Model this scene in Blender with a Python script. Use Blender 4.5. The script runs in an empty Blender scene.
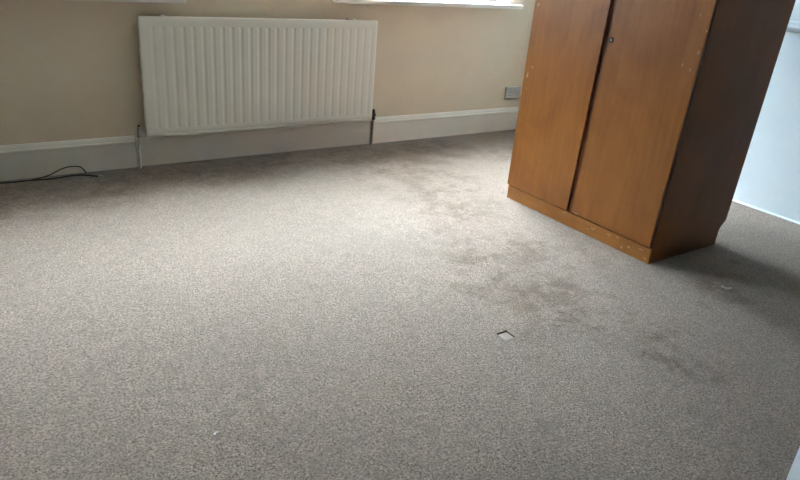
import bpy, bmesh, math, random
from mathutils import Vector, Matrix
random.seed(7)
S = bpy.context.scene
C = S.collection

# ------------------------------------------------------------------ camera
F_PX, PITCH, ROLL, YAW, CAM_Z = 659.1, .4104, .0877, .6324, 1.16
cd = bpy.data.cameras.new('camera'); cam = bpy.data.objects.new('camera', cd); C.objects.link(cam)
cd.sensor_fit = 'HORIZONTAL'; cd.sensor_width = 36; cd.lens = F_PX / 800 * 36; cd.clip_start = .02
fw = Vector((math.sin(YAW)*math.cos(PITCH), math.cos(YAW)*math.cos(PITCH), -math.sin(PITCH)))
r0 = Vector((math.cos(YAW), -math.sin(YAW), 0)); u0 = r0.cross(fw)
rt = r0*math.cos(ROLL) + u0*math.sin(ROLL); up = u0*math.cos(ROLL) - r0*math.sin(ROLL)
cam.matrix_world = Matrix(((rt.x, up.x, -fw.x, 0), (rt.y, up.y, -fw.y, 0), (rt.z, up.z, -fw.z, CAM_Z), (0, 0, 0, 1)))
S.camera = cam

# ------------------------------------------------------------------ sky and exposure
W = bpy.data.worlds.new('overcast_sky'); S.world = W; W.use_nodes = True
bg = W.node_tree.nodes['Background']
bg.inputs['Color'].default_value = (.84, .94, 1.0, 1); bg.inputs['Strength'].default_value = 43.0
S.view_settings.view_transform = 'Standard'; S.view_settings.look = 'None'
S.view_settings.gamma = 1; S.view_settings.use_curve_mapping = False
S.view_settings.exposure = 1.45
S.cycles.max_bounces = 14; S.cycles.diffuse_bounces = 8; S.cycles.use_denoising = True

# ------------------------------------------------------------------ helpers
def tag(o, label=None, cat=None, group=None, kind=None):
    if label: o['label'] = label
    if cat: o['category'] = cat
    if group: o['group'] = group
    if kind: o['kind'] = kind
    return o
def empty(name, loc, parent=None):
    o = bpy.data.objects.new(name, None); o.location = loc; o.empty_display_size = .1; C.objects.link(o); o.parent = parent
    return o
def obj(name, bm, mat, parent=None, smooth=False, loc=(0, 0, 0)):
    bmesh.ops.recalc_face_normals(bm, faces=bm.faces)
    me = bpy.data.meshes.new(name); bm.to_mesh(me); bm.free(); me.materials.append(mat)
    if smooth: me.polygons.foreach_set('use_smooth', [True]*len(me.polygons))
    o = bpy.data.objects.new(name, me); C.objects.link(o); o.location = loc; o.parent = parent
    return o
def box(bm, x0, x1, y0, y1, z0, z1, bev=0, seg=2):
    r = bmesh.ops.create_cube(bm, size=1)
    vs = r['verts']
    for v in vs:
        v.co = ((x0+x1)/2 + v.co.x*(x1-x0), (y0+y1)/2 + v.co.y*(y1-y0), (z0+z1)/2 + v.co.z*(z1-z0))
    if bev:
        es = list({e for v in vs for e in v.link_edges})
        bmesh.ops.bevel(bm, geom=es, offset=bev, segments=seg, affect='EDGES', profile=.5)
    return bm
def B(*a, **k): return box(bmesh.new(), *a, **k)
def cyl(bm, p0, p1, r0_, r1_=None, n=16):
    p0, p1 = Vector(p0), Vector(p1); r1_ = r0_ if r1_ is None else r1_
    d = p1 - p0
    m = Matrix.Translation((p0+p1)/2) @ d.to_track_quat('Z', 'Y').to_matrix().to_4x4()
    bmesh.ops.create_cone(bm, cap_ends=True, segments=n, radius1=r0_, radius2=r1_, depth=d.length, matrix=m)
    return bm
def extrude_x(bm, prof, x0, x1):                   # prof = closed list of (y, z)
    a = [bm.verts.new((x0, y, z)) for y, z in prof]; b = [bm.verts.new((x1, y, z)) for y, z in prof]
    n = len(prof)
    for i in range(n): bm.faces.new((a[i], a[(i+1) % n], b[(i+1) % n], b[i]))
    bm.faces.new(a); bm.faces.new(b[::-1]); return bm
def extrude_y(bm, prof, y0, y1):                   # prof = closed list of (x, z)
    a = [bm.verts.new((x, y0, z)) for x, z in prof]; b = [bm.verts.new((x, y1, z)) for x, z in prof]
    n = len(prof)
    for i in range(n): bm.faces.new((a[i], a[(i+1) % n], b[(i+1) % n], b[i]))
    bm.faces.new(a); bm.faces.new(b[::-1]); return bm
def spline(pts, n=8):
    P = [Vector(p) for p in pts]; P = [2*P[0]-P[1]] + P + [2*P[-1]-P[-2]]; out = []
    for i in range(1, len(P)-2):
        a, b, c, d = P[i-1:i+3]
        for k in range(n):
            t = k/n
            out.append(.5*((2*b) + (c-a)*t + (2*a-5*b+4*c-d)*t*t + (3*b-a-3*c+d)*t**3))
    out.append(P[-2]); return out
def tube(bm, pts, r, n=8):
    rings = []
    for i, p in enumerate(pts):
        t = (pts[min(i+1, len(pts)-1)] - pts[max(i-1, 0)]).normalized()
        s = t.cross(Vector((0, 0, 1)));  s = s.normalized() if s.length > 1e-4 else Vector((1, 0, 0)); u = s.cross(t)
        rings.append([bm.verts.new(p + r*(s*math.cos(2*math.pi*k/n) + u*math.sin(2*math.pi*k/n))) for k in range(n)])
    for a, b in zip(rings, rings[1:]):
        for k in range(n): bm.faces.new((a[k], a[(k+1) % n], b[(k+1) % n], b[k]))
    bm.faces.new(rings[0][::-1]); bm.faces.new(rings[-1]); return bm

# ------------------------------------------------------------------ materials
class N:
    def __init__(s, name):
        s.m = bpy.data.materials.new(name); s.m.use_nodes = True; s.t = s.m.node_tree
        s.p = s.t.nodes['Principled BSDF']; s.out = s.t.nodes['Material Output']
        s.co = s.t.nodes.new('ShaderNodeTexCoord').outputs['Object']
    def new(s, typ, **kw):
        n = s.t.nodes.new(typ)
        for k, v in kw.items(): setattr(n, k, v)
        return n
    def link(s, a, b): s.t.links.new(a, b)
    def put(s, sock, v):
        if hasattr(v, 'is_linked'): s.link(v, sock)
        else: sock.default_value = v
    def math(s, op, a, b=0.0, c=None, clamp=False):
        n = s.new('ShaderNodeMath', operation=op, use_clamp=clamp); s.put(n.inputs[0], a); s.put(n.inputs[1], b)
        if c is not None: s.put(n.inputs[2], c)
        return n.outputs[0]
    def vmath(s, op, a, b=(0, 0, 0)):
        n = s.new('ShaderNodeVectorMath', operation=op); s.put(n.inputs[0], a); s.put(n.inputs[1], b)
        return n.outputs['Value' if op in ('LENGTH', 'DISTANCE') else 'Vector']
    def noise(s, scale, detail=3, rough=.55, vec=None, stretch=None, dist=0):
        v = vec or s.co
        if stretch: v = s.vmath('MULTIPLY', v, stretch)
        n = s.new('ShaderNodeTexNoise'); s.link(v, n.inputs['Vector'])
        n.inputs['Scale'].default_value = scale; n.inputs['Detail'].default_value = detail
        n.inputs['Roughness'].default_value = rough; n.inputs['Distortion'].default_value = dist
        return n.outputs['Fac']
    def rng(s, v, a, b, c=0, d=1):
        n = s.new('ShaderNodeMapRange', interpolation_type='SMOOTHSTEP'); s.put(n.inputs[0], v)
        for i, q in enumerate((a, b, c, d)): n.inputs[i+1].default_value = q
        return n.outputs[0]
    def mix(s, f, a, b, mode='MIX'):
        n = s.new('ShaderNodeMix', data_type='RGBA', blend_type=mode)
        s.put(n.inputs['Factor'], f)
        for k, v in ((6, a), (7, b)):
            s.put(n.inputs[k], v if hasattr(v, 'is_linked') else (*v, 1))
        return n.outputs[2]
    def bump(s, h, strength, dist):
        n = s.new('ShaderNodeBump'); n.inputs['Strength'].default_value = strength; n.inputs['Distance'].default_value = dist
        s.link(h, n.inputs['Height']); s.link(n.outputs[0], s.p.inputs['Normal'])
    def set(s, **kw):
        for k, v in kw.items():
            sock = s.p.inputs[k.replace('_', ' ')]
            s.put(sock, (*v, 1) if isinstance(v, tuple) and len(v) == 3 and sock.type == 'RGBA' else v)
        return s

def painted(name, col, rough=.6, var=.06, bump=.15, scale=40):
    n = N(name); f = n.noise(3.5, 4)
    n.set(Base_Color=n.mix(n.rng(f, .3, .7), col, tuple(c*(1-var) for c in col)), Roughness=rough)
    n.bump(n.noise(scale, 3), bump, .002); return n.m

def wood(name, a, b, rough=.42, chips=(), axis=(6, 6, .35)):
    n = N(name)
    g = n.noise(9, 5, .6, stretch=axis, dist=.6); g2 = n.noise(55, 3, .6, stretch=axis); bl = n.noise(3.2, 4, .6, stretch=(1, 1, .7), dist=.8)
    f = n.math('ADD', n.math('MULTIPLY', n.rng(g, .3, .7), .35), n.math('MULTIPLY', n.rng(g2, .35, .65), .10))
    f = n.math('ADD', f, n.math('MULTIPLY', n.rng(bl, .35, .7), .55), clamp=True)
    col = n.mix(f, a, b)
    if chips:
        ns = n.new('ShaderNodeTexNoise'); ns.inputs['Scale'].default_value = 90; n.link(n.co, ns.inputs['Vector'])
        off = n.vmath('MULTIPLY', n.vmath('SUBTRACT', ns.outputs['Color'], (.5, .5, .5)), (.02, .02, .02))
        v = n.vmath('ADD', n.co, off); tot = None
        for (cx, cy, cz, sy, sz) in chips:
            d = n.vmath('LENGTH', n.vmath('MULTIPLY', n.vmath('SUBTRACT', v, (cx, cy, cz)), (20, 1.7/sy, 1.7/sz)))
            k = n.math('LESS_THAN', d, 1.0); tot = k if tot is None else n.math('MAXIMUM', tot, k)
        col = n.mix(n.math('MULTIPLY', tot, n.rng(n.noise(160, 2), .35, .6)), col, (.50, .38, .23))
    n.set(Base_Color=col, Roughness=rough); n.p.inputs['Specular IOR Level'].default_value = .4
    n.bump(g2, .06, .001); return n.m

def plain(name, col, rough=.5, metal=0.0):
    n = N(name); f = n.noise(60, 2)
    n.set(Base_Color=n.mix(f, col, tuple(c*.85 for c in col)), Roughness=rough, Metallic=metal); return n.m

def carpet():
    n = N('taupe_carpet')
    wob = n.new('ShaderNodeTexNoise'); wob.inputs['Scale'].default_value = 160; n.link(n.co, wob.inputs['Vector'])
    wv = n.vmath('ADD', n.co, n.vmath('MULTIPLY', wob.outputs['Color'], (.006, .006, 0)))
    def cells(sc):
        v = n.new('ShaderNodeTexVoronoi'); v.inputs['Scale'].default_value = sc; n.link(wv, v.inputs['Vector'])
        q = n.new('ShaderNodeSeparateColor'); n.link(v.outputs['Color'], q.inputs[0]); return q.outputs[0], v.outputs['Distance']
    c1, d1_ = cells(360); c2, _ = cells(640)
    tuft = n.noise(130, 2, .75); mott = n.noise(20, 6, .7); dash = n.noise(60, 4, .65, stretch=(.8, 1.2, 1)); big = n.noise(2.0, 3, .55)
    f = n.math('ADD', n.math('MULTIPLY', c1, .42), n.math('ADD', n.math('MULTIPLY', c2, .28), n.math('MULTIPLY', n.rng(tuft, .3, .7), .30)))
    base = n.mix(n.rng(f, .12, .88), (.053, .041, .032), (.340, .274, .225))
    base = n.mix(n.math('MULTIPLY', n.rng(dash, .55, .72), .40), base, (.070, .058, .050))
    base = n.mix(n.math('MULTIPLY', n.rng(mott, .46, .70), .5), base, (.115, .092, .078))
    base = n.mix(n.math('MULTIPLY', n.rng(big, .40, .70), .15), base, (.11, .092, .08))
    # trodden brown soiling by the wardrobe, plus painted shade along the window wall foot
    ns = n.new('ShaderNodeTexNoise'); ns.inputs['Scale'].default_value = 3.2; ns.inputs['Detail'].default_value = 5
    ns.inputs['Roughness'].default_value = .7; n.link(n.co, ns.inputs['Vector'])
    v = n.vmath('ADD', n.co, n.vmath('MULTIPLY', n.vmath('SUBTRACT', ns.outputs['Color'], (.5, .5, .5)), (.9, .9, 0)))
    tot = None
    for (x, y, r) in SOIL_SHADE:
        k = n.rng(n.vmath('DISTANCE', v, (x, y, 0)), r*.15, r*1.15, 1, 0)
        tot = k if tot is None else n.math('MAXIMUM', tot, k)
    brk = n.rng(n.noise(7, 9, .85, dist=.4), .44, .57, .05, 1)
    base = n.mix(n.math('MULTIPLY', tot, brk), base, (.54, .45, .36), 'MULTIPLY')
    pl = None
    for (x, y, r) in PALE:
        k = n.rng(n.vmath('DISTANCE', v, (x, y, 0)), r*.1, r*1.1, 1, 0); pl = k if pl is None else n.math('MAXIMUM', pl, k)
    base = n.mix(n.math('MULTIPLY', n.math('MULTIPLY', pl, n.rng(n.noise(11, 7, .8), .42, .56, .1, 1)), 1.0), base, (1.2, 1.2, 1.2), 'MULTIPLY')
    sp = None
    for (x, y, r) in SPOT:
        d = n.vmath('DISTANCE', n.vmath('ADD', n.co, n.vmath('MULTIPLY', n.vmath('SUBTRACT', ns.outputs['Color'], (.5, .5, .5)), (.1, .1, 0))), (x, y, 0))
        k = n.rng(d, r*.4, r, 1, 0); sp = k if sp is None else n.math('MAXIMUM', sp, k)
    base = n.mix(n.math('MULTIPLY', sp, .6), base, (.07, .055, .045))
    n.set(Base_Color=base, Roughness=1.0); n.p.inputs['Specular IOR Level'].default_value = .1
    n.p.inputs['Sheen Weight'].default_value = .3; n.p.inputs['Sheen Roughness'].default_value = .5
    h = n.math('ADD', n.math('MULTIPLY', c1, .6), tuft)
    n.bump(h, .6, .004); return n.m

SOIL_SHADE = [(1.97, 3.26, .40), (2.3, 3.0, .42), (2.16, 2.62, .42), (2.05, 2.3, .28), (1.92, 1.85, .38), (1.82, 1.53, .38), (1.74, 1.30, .30), (1.85, .98, .22),
        (.1, 3.25, .48), (.6, 3.3, .45), (1.1, 3.36, .42), (1.5, 3.36, .40), (2.6, 3.3, .35), (3.0, 3.1, .3), (2.5, 1.15, .25)]  # entries along the wall foot paint the shade below the sills into the carpet
PALE = [(1.75, 2.2, .4), (1.55, 1.75, .35), (2.1, 2.0, .25), (2.25, 1.75, .2), (1.95, 2.9, .2), (1.62, 1.42, .2)]
SPOT = [(2.845, 1.312, .045), (1.833, .891, .035)]

M = {}
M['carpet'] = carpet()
M['cream'] = painted('cream_wall_paint', (.69, .602, .462), .75, .05, .25, 70)
M['white_wall'] = painted('cool_white_wall_paint', (.63, .73, .79), .6, .03, .15, 60)
M['door_white'] = painted('cool_white_door_gloss', (.76, .81, .84), .3, .03, .08, 25)
M['gloss'] = painted('white_gloss_paint', (.76, .745, .685), .35, .06, .12, 25)
M['dark_unseen_wall'] = painted('bounce_cutting_brown', (.20, .165, .13), .8, .1, .2, 50)  # dark tone made up for the unseen walls, to cut bounced light
M['ceiling'] = painted('darkened_ceiling_paint', (.60, .57, .51), .8, .03, .2, 60)  # unseen ceiling, darkened to reduce its bounce onto the floor
M['enamel'] = painted('white_radiator_enamel', (.76, .755, .69), .38, .03, .03, 20)
M['upvc'] = painted('white_plastic_frame', (.80, .81, .82), .3, .02, .02, 20)
M['plastic'] = painted('grey_white_plastic', (.47, .48, .47), .4, .05, .03, 40)
M['dark'] = plain('dark_recess', (.02, .018, .016), .8)
M['chrome'] = plain('worn_chrome', (.36, .35, .33), .3, 1.0)
M['copper'] = plain('tarnished_valve', (.07, .062, .055), .5, .5)
M['greypipe'] = plain('grey_painted_pipe', (.30, .28, .25), .5)
M['black'] = plain('black_cable_sheath', (.012, .012, .013), .45)
M['brass'] = plain('bare_wire_end', (.62, .60, .55), .4, .3)
M['fluff'] = plain('pale_fluff', (.70, .68, .64), .9)
M['underlay'] = painted('pale_pressed_pile', (.37, .33, .29), 1, .5, .9, 320)
M['sky_block'] = painted('sky_block_blue_grey', (.20, .225, .25), .9, .3, .3, 9)  # surface of the added terrace that blocks the low sky
M['ground'] = painted('garden_paving', (.24, .25, .22), .9, .3, .2, 4)
# chips: x, y, z (relative to the wardrobe's base), half sizes along y and z
CH = [(-.27, .432, .987, .008, .014), (-.27, .434, .655, .006, .020), (-.27, .410, .697, .006, .012), (-.27, .43, .59, .004, .006),
      (-.27, -.42, .83, .008, .010), (-.27, -.385, .845, .005, .008), (-.27, -.452, .984, .005, .010), (-.27, -.41, 1.034, .006, .006),
      (-.27, -.44, .90, .004, .012), (-.27, -.02, .082, .03, .004)]
CP = [(-.27, -.10, .03, .014, .007), (-.27, -.13, .045, .02, .006), (-.27, -.22, .05, .018, .006), (-.27, -.27, .055, .014, .005), (-.27, -.34, .035, .012, .008),
      (-.27, -.40, .05, .02, .006), (-.27, -.43, .02, .012, .007), (-.27, -.30, .02, .01, .005), (-.27, .05, .06, .02, .006)]
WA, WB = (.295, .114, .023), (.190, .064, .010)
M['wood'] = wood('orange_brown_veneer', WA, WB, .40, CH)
M['wood_side_shade'] = wood('shaded_side_veneer', (.20, .080, .025), (.14, .052, .014), .42)  # door veneer darkened, shade of the side facing away from the windows
M['wood_plinth'] = wood('worn_plinth_wood', (.34, .145, .033), (.23, .088, .018), .5, CP, axis=(6, .5, 6))
M['wood_shade'] = wood('shade_toned_wood', (.20, .070, .022), (.13, .044, .014), .5)  # shade of the door gap and recess put into the wood colour
M['wood_edge_shade'] = wood('shaded_door_edge', (.05, .018, .008), (.03, .011, .005), .5)  # shading on the door's edge painted as near-black wood

gl = N('window_glass')
tr = gl.new('ShaderNodeBsdfTransparent'); gs = gl.new('ShaderNodeBsdfGlossy'); gs.inputs['Roughness'].default_value = .02
fr = gl.new('ShaderNodeFresnel'); fr.inputs[0].default_value = 1.45
mx = gl.new('ShaderNodeMixShader'); geo = gl.new('ShaderNodeNewGeometry'); gl.link(gl.math('MULTIPLY', fr.outputs[0], gl.math('SUBTRACT', 1.0, geo.outputs['Backfacing'])), mx.inputs[0]); gl.link(tr.outputs[0], mx.inputs[1]); gl.link(gs.outputs[0], mx.inputs[2])
gl.link(mx.outputs[0], gl.out.inputs[0]); M['glass'] = gl.m

# ------------------------------------------------------------------ the room
XL, XR, YB, YF, ZC = -1.6, 3.696, 3.549, -.22, 2.42
HX0, HX1, HY0, HY1 = 1.434, 1.480, 1.312, 1.358      # small square dent pressed into the carpet
DX0, DX1 = 1.095, 1.92                                 # doorway
def struct(name, bm, mat, parent=None, **k): return tag(obj(name, bm, mat, parent, **k), kind='structure')

bm = bmesh.new()
ox = [(XL-.1, -1.7), (XR+.1, -1.7), (XR+.1, YB+.02), (XL-.1, YB+.02)]; hx = [(HX0, HY0), (HX1, HY0), (HX1, HY1), (HX0, HY1)]
o_ = [bm.verts.new((x, y, 0)) for x, y in ox]; i_ = [bm.verts.new((x, y, 0)) for x, y in hx]; d_ = [bm.verts.new((x, y, -.008)) for x, y in hx]
ob = [bm.verts.new((x, y, -.1)) for x, y in ox]
for k in range(4):
    j = (k+1) % 4
    bm.faces.new((o_[k], o_[j], i_[j], i_[k])); bm.faces.new((i_[k], i_[j], d_[j], d_[k])); bm.faces.new((o_[j], o_[k], ob[k], ob[j]))
bm.faces.new(d_); bm.faces.new(ob[::-1])
floor = struct('floor', bm, M['carpet']); tag(floor, 'worn taupe carpet with brown soiled patches and painted shade along the window wall')
bm = B(HX0+.001, HX1-.001, HY0+.001, HY1-.003, -.0075, -.005)
tag(obj('carpet_dent', bm, M['underlay'], floor), 'pale square dent pressed into the carpet')

bm = B(XL-.1, XR+.1, -1.7, YB+.3, ZC, ZC+.1); struct('ceiling', bm, M['ceiling'])
WINS = [(.28, 1.04, .866, .838), (2.02, 3.36, .893, .867)]       # x0, x1, sill top z, sill underside z
WT = 2.28
bm = bmesh.new(); YO = YB + .26
xs = [XL-.1, WINS[0][0], WINS[0][1], WINS[1][0], WINS[1][1], XR+.1]
for a in (0, 2, 4): box(bm, xs[a], xs[a+1], YB, YO, -.1, ZC+.02)
for (a, b, st, sb) in WINS:
    box(bm, a, b, YB, YO, -.1, st-.012); box(bm, a, b, YB, YO, WT, ZC+.02)
struct('wall_back', bm, M['cream'])
struct('wall_right', B(XR, XR+.1, -1.7, YB, -.1, ZC+.02), M['white_wall'])
struct('wall_left', B(XL-.1, XL, -1.7, YB, -.1, ZC+.02), M['dark_unseen_wall'])
bm = bmesh.new()
box(bm, XL, DX0, YF-.1, YF, -.1, ZC+.02); box(bm, DX1, XR, YF-.1, YF, -.1, ZC+.02); box(bm, DX0, DX1, YF-.1, YF, 2.02, ZC+.02)
struct('wall_front', bm, M['dark_unseen_wall'])
struct('wall_landing', B(XL, XR, -1.7, -1.6, -.1, ZC+.02), M['cream'])
# skirting boards: moulded runs either side of the radiator, a flat board behind it
def skirt_profile(yw, t=.021, h=.168):
    return [(yw, 0), (yw-t, 0), (yw-t, h-.040), (yw-t-.003, h-.036), (yw-t-.003, h-.026), (yw-t+.003, h-.020), (yw-t+.006, h-.012), (yw-t+.011, h-.005), (yw-t+.014, h), (yw, h)]
bb = empty('baseboard_back', (XL, YB, 0)); tag(bb, kind='structure')
mv = -Vector((XL, YB, 0))
def sk(x0, x1, prof):
    bm = extrude_x(bmesh.new(), prof, x0, x1); bmesh.ops.translate(bm, verts=bm.verts, vec=mv); return obj('skirting_board', bm, M['gloss'], bb)
sk(XL, .815, skirt_profile(YB)); sk(2.278, XR, skirt_profile(YB))
sk(.819, 2.274, [(YB, 0), (YB-.014, 0), (YB-.014, .150), (YB-.011, .155), (YB, .155)])
# slim bead along the foot of the right wall and the dado rail on it
bm = extrude_y(bmesh.new(), [(XR, 0), (XR-.007, 0), (XR-.007, .004), (XR-.004, .007), (XR, .008)], YF, YB-.022)
struct('baseboard_right', bm, M['white_wall'])
bm = extrude_y(bmesh.new(), [(XR, .945), (XR-.012, .948), (XR-.022, .958), (XR-.026, .968), (XR-.020, .976), (XR-.016, .982), (XR-.016, .992), (XR-.008, .999), (XR, 1.0)], YF, YB)
tag(struct('trim_1', bm, M['white_wall']), 'white dado rail along the pale right wall')

# windows
for i, (a, b, st, sb) in enumerate(WINS):
    w = empty('window_%d' % (i+1), ((a+b)/2, YB, st)); tag(w, kind='structure')
    L = lambda q: q - (a+b)/2
    x0, x1 = L(a), L(b); y0, y1 = .16, .22; zt = WT - st
    bm = bmesh.new()
    box(bm, x0, x1, y0, y1, -.012, .055, .004); box(bm, x0, x1, y0, y1, zt-.06, zt, .004)
    box(bm, x0, x0+.055, y0, y1, .04, zt-.04, .004); box(bm, x1-.055, x1, y0, y1, .04, zt-.04, .004)
    obj('window_frame', bm, M['upvc'], w)
    obj('mullion', B(-.03, .03, y0, y1, .05, zt-.05, .004), M['upvc'], w)
    for (p, q) in ((x0+.055, -.03), (.03, x1-.055)):
        obj('pane', B(p-.005, q+.005, y0+.025, y0+.031, .05, zt-.055), M['glass'], w)
    bm = bmesh.new(); th = st - sb
    box(bm, x0-.058, x1+.056, -.080, 0, -th, 0, .005, 3); box(bm, x0, x1, -.01, y0+.01, -th+.002, 0)
    obj('window_sill', bm, M['gloss'], w)
# unseen made-up terrace, added to block low sky and dim the near floor
bm = B(-30, 34, 11.5, 18, -3.0, 5.6)
extrude_x(bm, [(11.2, 5.6), (18.3, 5.6), (14.8, 9.4)], -30, 34)
struct('sky_blocking_terrace', bm, M['sky_block'])
struct('garden_ground', B(-40, 44, YO+.1, 90, -3.2, -3.0), M['ground'])

# doorway trim and the open white door at the right
bm = bmesh.new()
box(bm, DX0-.07, DX0, YF, YF+.018, 0, 2.02, .003); box(bm, DX1, DX1+.07, YF, YF+.018, 0, 2.02, .003); box(bm, DX0-.07, DX1+.07, YF, YF+.018, 2.02, 2.09, .003)
tag(struct('trim_2', bm, M['gloss']), 'white door surround on the front wall')
dr = empty('door_1', (1.112, -.176, 0)); dr.rotation_euler.z = -math.atan2(.6, .8)
tag(dr, 'edge of an open white door at the lower right corner', kind='structure')
T = .038; WL = .787
bm = bmesh.new()
box(bm, 0, T, 0, .11, .012, 1.99, .002); box(bm, 0, T, WL-.11, WL, .012, 1.99, .002)
for z0, z1 in ((.012, .22), (.86, 1.02), (1.88, 1.99)): box(bm, 0, T, .10, WL-.10, z0, z1, .002)
obj('door_leaf', bm, M['door_white'], dr)
for z0, z1 in ((.20, .88), (1.0, 1.9)): obj('door_panel', B(.011, T-.011, .10, WL-.10, z0, z1, .004), M['door_white'], dr)
bm = bmesh.new(); cyl(bm, (0, WL-.06, .99), (-.05, WL-.06, .99), .009); cyl(bm, (-.05, WL-.055, .99), (-.05, WL-.17, .99), .009)
cyl(bm, (0, WL-.06, .99), (-.006, WL-.06, .99), .025, n=24)
obj('door_handle', bm, M['chrome'], dr)
for z in (.2, 1.0, 1.75): obj('hinge', cyl(bmesh.new(), (T/2, -.006, z), (T/2, -.006, z+.075), .006), M['chrome'], dr)

# ------------------------------------------------------------------ radiator
RX0, RX1, RZ0, RZ1, RY = .860, 2.241, .172, .775, 3.469
rad = empty('radiator', ((RX0+RX1)/2, RY, 0))
tag(rad, 'white panel radiator with vertical flutes mounted on the window wall', 'radiator')
RW = RX1 - RX0; RH = RZ1 - RZ0; NF = 26
X_A, X_B = .063, RW - .040                           # first and last flute centre
pitch = (X_B - X_A)/(NF-1)
def sstep(t): t = max(0, min(1, t)); return t*t*(3-2*t)
bm = bmesh.new()
us = [0, .004, .012, .025]
for k in range(NF):
    c = X_A + pitch*k
    us += [c + pitch*q for q in (-.40, -.32, -.26, -.20, -.14, -.08, 0, .08, .14, .20, .26, .32, .40)]
us += [RW-.012, RW-.004, RW]
us = sorted(set(round(u, 5) for u in us))
vs_ = [0, .004, .010, .0125, .015, .0175, .020, .030, .036, .039, .0405, .042, .044, .046, .0475, .049, .055, .1, .2, .3, .4, .5, RH-.070, RH-.058, RH-.053, RH-.0515, RH-.050, RH-.048, RH-.046, RH-.0445, RH-.043, RH-.036, RH-.03, RH-.010, RH-.004, RH]
def depth(u, v):
    d = 0.
    k = round((u - X_A)/pitch); k = max(0, min(NF-1, k)); t = abs(u - (X_A + pitch*k))/pitch
    vert = sstep((v-.041)/.006) * sstep((RH-.044-v)/.008)
    d += .0023*vert*(1 - sstep((t-.05)/.22))
    d += .0022*math.exp(-((v-.015)/.0028)**2)         # crease above the bottom seam
    e = min(u, RW-u, v, RH-v)
    if e < .010: d += .005*(1 - e/.010)**2
    return d
grid = [[bm.verts.new((u-RW/2, depth(u, v), RZ0+v)) for u in us] for v in vs_]
for a, b in zip(grid, grid[1:]):
    for k in range(len(us)-1): bm.faces.new((a[k], a[k+1], b[k+1], b[k]))
# returned edges and back sheet
rim = grid[0] + [g[-1] for g in grid[1:]] + grid[-1][-2::-1] + [g[0] for g in grid[-2:0:-1]]
bk = [bm.verts.new((v.co.x, .020, v.co.z)) for v in rim]
for k in range(len(rim)): j = (k+1) % len(rim); bm.faces.new((rim[k], rim[j], bk[j], bk[k]))
bm.faces.new(bk)
fp = obj('front_panel', bm, M['enamel'], rad, smooth=True)
fp.data.set_sharp_from_angle(angle=math.radians(42))
# folded convector sheet behind the panel
bm = bmesh.new(); n = 84
for k in range(n):
    x0 = -RW/2+.04 + (RW-.08)*k/n; x1 = -RW/2+.04 + (RW-.08)*(k+1)/n
    ya, yb = ((.021, .046) if k % 2 else (.046, .021))
    q = [bm.verts.new(p) for p in ((x0, ya, RZ0+.04), (x1, yb, RZ0+.04), (x1, yb, RZ1-.03), (x0, ya, RZ1-.03))]; bm.faces.new(q)
obj('convector_fins', bm, M['enamel'], rad)
for x in (.980, 2.078):
    bx_ = x - (RX0+RX1)/2
    bm = bmesh.new(); box(bm, bx_-.012, bx_+.012, .006, .030, RZ1-.004, RZ1+.009, .003); box(bm, bx_-.014, bx_+.014, .030, .079, RZ0+.05, RZ1+.003)
    obj('wall_bracket', bm, M['enamel'], rad)
def valve(sgn, xpipe, jx, pm, vm):
    cx = xpipe - (RX0+RX1)/2; e = sgn*RW/2; yp = .020; zc = RZ0+.034
    bm = bmesh.new()
    cyl(bm, (e-sgn*.004, yp, zc), (cx, yp, zc), .0095); cyl(bm, (e+sgn*.004, yp, zc), (e+sgn*.012, yp, zc), .014, n=6)
    cyl(bm, (cx, yp, zc-.022), (cx, yp, zc+.018), .0115); cyl(bm, (cx, yp, zc-.034), (cx, yp, zc-.018), .0135, n=6)
    cyl(bm, (cx, yp, zc+.016), (cx, yp, zc+.024), .009, .007); cyl(bm, (cx, yp, zc), (cx, yp-.018, zc), .008)
    v = obj('valve', bm, vm, rad)
    obj('valve_cap', cyl(bmesh.new(), (cx, yp, zc+.024), (cx, yp, zc+.032), .0075, .0065), M['dark'], v)
    obj('pipe', tube(bmesh.new(), spline([(cx+jx, .041, 0), (cx+jx, .041, .06), (cx+jx, .041, .105), (cx, .022, .150), (cx, yp, zc-.02)]), .0075, 12), pm, rad)
valve(-1, .829, -.003, M['gloss'], M['chrome']); valve(1, 2.262, .012, M['greypipe'], M['copper'])

# ------------------------------------------------------------------ wardrobe (doors face the left, towards -x)
WX, WN, WFa, WXR, WH = 2.438, 1.486, 2.392, 2.991, 1.80
CX, CY = 2.70, 1.9345
wd = empty('wardrobe', (CX, CY, 0))
tag(wd, 'orange-brown wooden two-door wardrobe with chipped plinth standing on the carpet', 'wardrobe')
xf = WX-CX; xr = WXR-CX; yn = WN-CY; yf = WFa-CY
sp = [(xf+.010, 0), (xr-.036, 0), (xr-.036, .080), (xr-.030, .092), (xr-.008, .112), (xr, .122), (xr, WH), (xf+.004, WH), (xf+.004, .070), (xf+.010, .070)]
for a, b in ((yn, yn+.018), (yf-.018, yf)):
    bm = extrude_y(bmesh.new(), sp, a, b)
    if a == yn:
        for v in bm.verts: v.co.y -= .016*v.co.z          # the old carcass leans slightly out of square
    obj('side_panel', bm, M['wood_side_shade'], wd)
obj('top_panel', B(xf+.010, xr, yn-.010, yf-.018, WH-.02, WH-.002), M['wood_side_shade'], wd)
obj('bottom_panel', B(xf+.012, xr-.04, yn+.018, yf-.018, .060, .076), M['wood_shade'], wd)  # dark tone paints the shadow line under the doors
obj('back_panel', B(xr-.012, xr-.006, yn-.003, yf-.018, .13, WH-.02), M['wood_side_shade'], wd)
obj('plinth', B(xf, xf+.010, yn, yf, 0, .069, .0015), M['wood_plinth'], wd)
ga, gb = 1.944-CY, 1.971-CY
obj('centre_post', B(xf+.004, xf+.05, ga-.07, gb+.01, .078, WH-.021), M['wood_shade'], wd)  # darkened to carry the shade inside the door gap
xd = xf-.006
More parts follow.
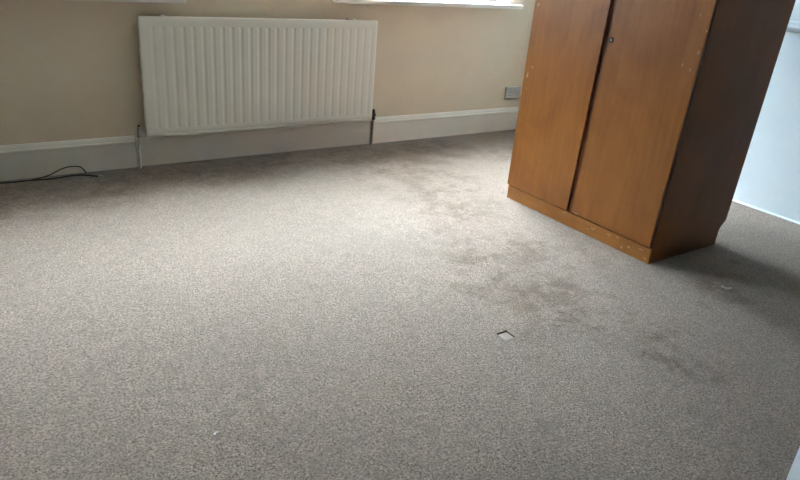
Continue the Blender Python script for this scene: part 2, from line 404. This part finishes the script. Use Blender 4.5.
def rack(bm, y0, k, lo=True):                     # the old doors hang slightly out of square
    for v in bm.verts:
        if abs(v.co.y - y0) < .006: v.co.y -= k*(v.co.z - .0775)
    return bm
d1 = obj('door', rack(B(xd-.004, xf+.0035, gb, yf+.001, .0765, WH-.004, .0012), gb, .018), M['wood'], wd)
obj('edge_shade_strip', rack(B(xd-.0038, xf+.0034, gb-.0015, gb-.0001, .0765, WH-.004), gb, .018), M['wood_shade'], d1)  # thin added strip, paints the left door's end face in shade
d2 = obj('door', rack(rack(B(xd, xf+.0035, yn+.008, ga, .0765, WH-.004, .0012), ga, .022), yn+.008, .016), M['wood'], wd)
obj('edge_shade_strip', rack(B(xd+.003, xf+.0034, yn+.0006, yn+.0079, .0765, WH-.004), yn+.004, .016), M['wood_edge_shade'], d2)  # added strip that paints the dark shading line beside the right door
ky, kz = 1.911-CY, .887
bm = bmesh.new(); cyl(bm, (xd+.002, ky, kz), (xd-.003, ky, kz), .0135, .012, 24)
lk = obj('lock', bm, M['dark'], d2); tag(lk, 'small round lock with bright centre')
bm = bmesh.new(); cyl(bm, (xd-.002, ky, kz), (xd-.006, ky, kz), .0055, .0045, 20); obj('lock_barrel', bm, M['chrome'], lk)
obj('keyhole', B(xd-.0072, xd-.0055, ky-.001, ky+.001, kz-.004, kz+.003), M['dark'], lk)

# ------------------------------------------------------------------ double socket
so = empty('wall_socket', (3.503, YB, .280)); tag(so, 'grey-white double wall socket just left of the wardrobe, above the skirting', 'socket')
obj('back_box', B(-.071, .071, -.008, 0, -.041, .041, .002), M['plastic'], so)
obj('face_plate', B(-.0735, .0735, -.016, -.007, -.0435, .0435, .004, 3), M['plastic'], so)
for c in (-.037, .037):
    for dx, dz, w, h in ((0, .004, .004, .008), (-.011, -.018, .0065, .004), (.011, -.018, .0065, .004)):
        obj('pin_hole', B(c+dx-w/2, c+dx+w/2, -.0166, -.0155, dz-h/2, dz+h/2), M['dark'], so)
    s_ = -1 if c < 0 else 1
    obj('rocker_switch', B(c-s_*.022-.005, c-s_*.022+.005, -.020, -.0155, .014, .032, .0015), M['plastic'], so)

# ------------------------------------------------------------------ loose black cable on the carpet along the skirting
ca = empty('cable', (.35, 3.47, 0)); tag(ca, 'loose black twin cable lying on the carpet along the left skirting', 'cable')
def W_(pts): return [Vector(p) - Vector((.35, 3.47, 0)) for p in pts]
p1 = [(-.25, 3.507, .004), (.02, 3.497, .004), (.175, 3.487, .004), (.30, 3.478, .004), (.40, 3.468, .005), (.48, 3.462, .012), (.53, 3.453, .013), (.575, 3.442, .007), (.601, 3.4335, .005)]
p2 = [(-.25, 3.500, .004), (.02, 3.490, .004), (.175, 3.480, .004), (.30, 3.474, .006), (.385, 3.480, .020), (.44, 3.487, .042), (.485, 3.486, .052), (.53, 3.482, .047), (.548, 3.470, .026), (.552, 3.462, .016)]
obj('wire', tube(bmesh.new(), spline(W_(p1)), .0036), M['black'], ca, smooth=True)
obj('wire', tube(bmesh.new(), spline(W_(p2)), .0032), M['black'], ca, smooth=True)
obj('wire_end', tube(bmesh.new(), W_([(.600, 3.434, .005), (.612, 3.430, .005), (.622, 3.427, .004)]), .0042), M['brass'], ca, smooth=True)

# ------------------------------------------------------------------ scraps on the carpet
def scrap(name, label, loc, pts, r, cat, rz=0):
    bm = tube(bmesh.new(), spline([Vector(p) for p in pts], 4), r, 6)
    for v in bm.verts: v.co += Vector((random.uniform(-1, 1), random.uniform(-1, 1), random.uniform(-.5, .5)))*r*.35
    o = obj(name, bm, M['fluff'], None, loc=loc); o.rotation_euler.z = rz; return tag(o, label, cat)
scrap('fluff', 'tiny white scrap of fluff on the open carpet in the foreground', (.442, 1.318, .0034), [(-.006, 0, 0), (0, .002, .001), (.007, 0, .0005)], .0030, 'fluff', .3)
scrap('paper_scrap', 'small white scrap on the carpet in the shadow beside the wardrobe', (2.542, 1.182, .0046), [(-.012, .012, 0), (-.004, .004, .001), (.001, -.004, 0), (.012, -.003, .001), (.022, .001, 0)], .0042, 'scrap', -.6)
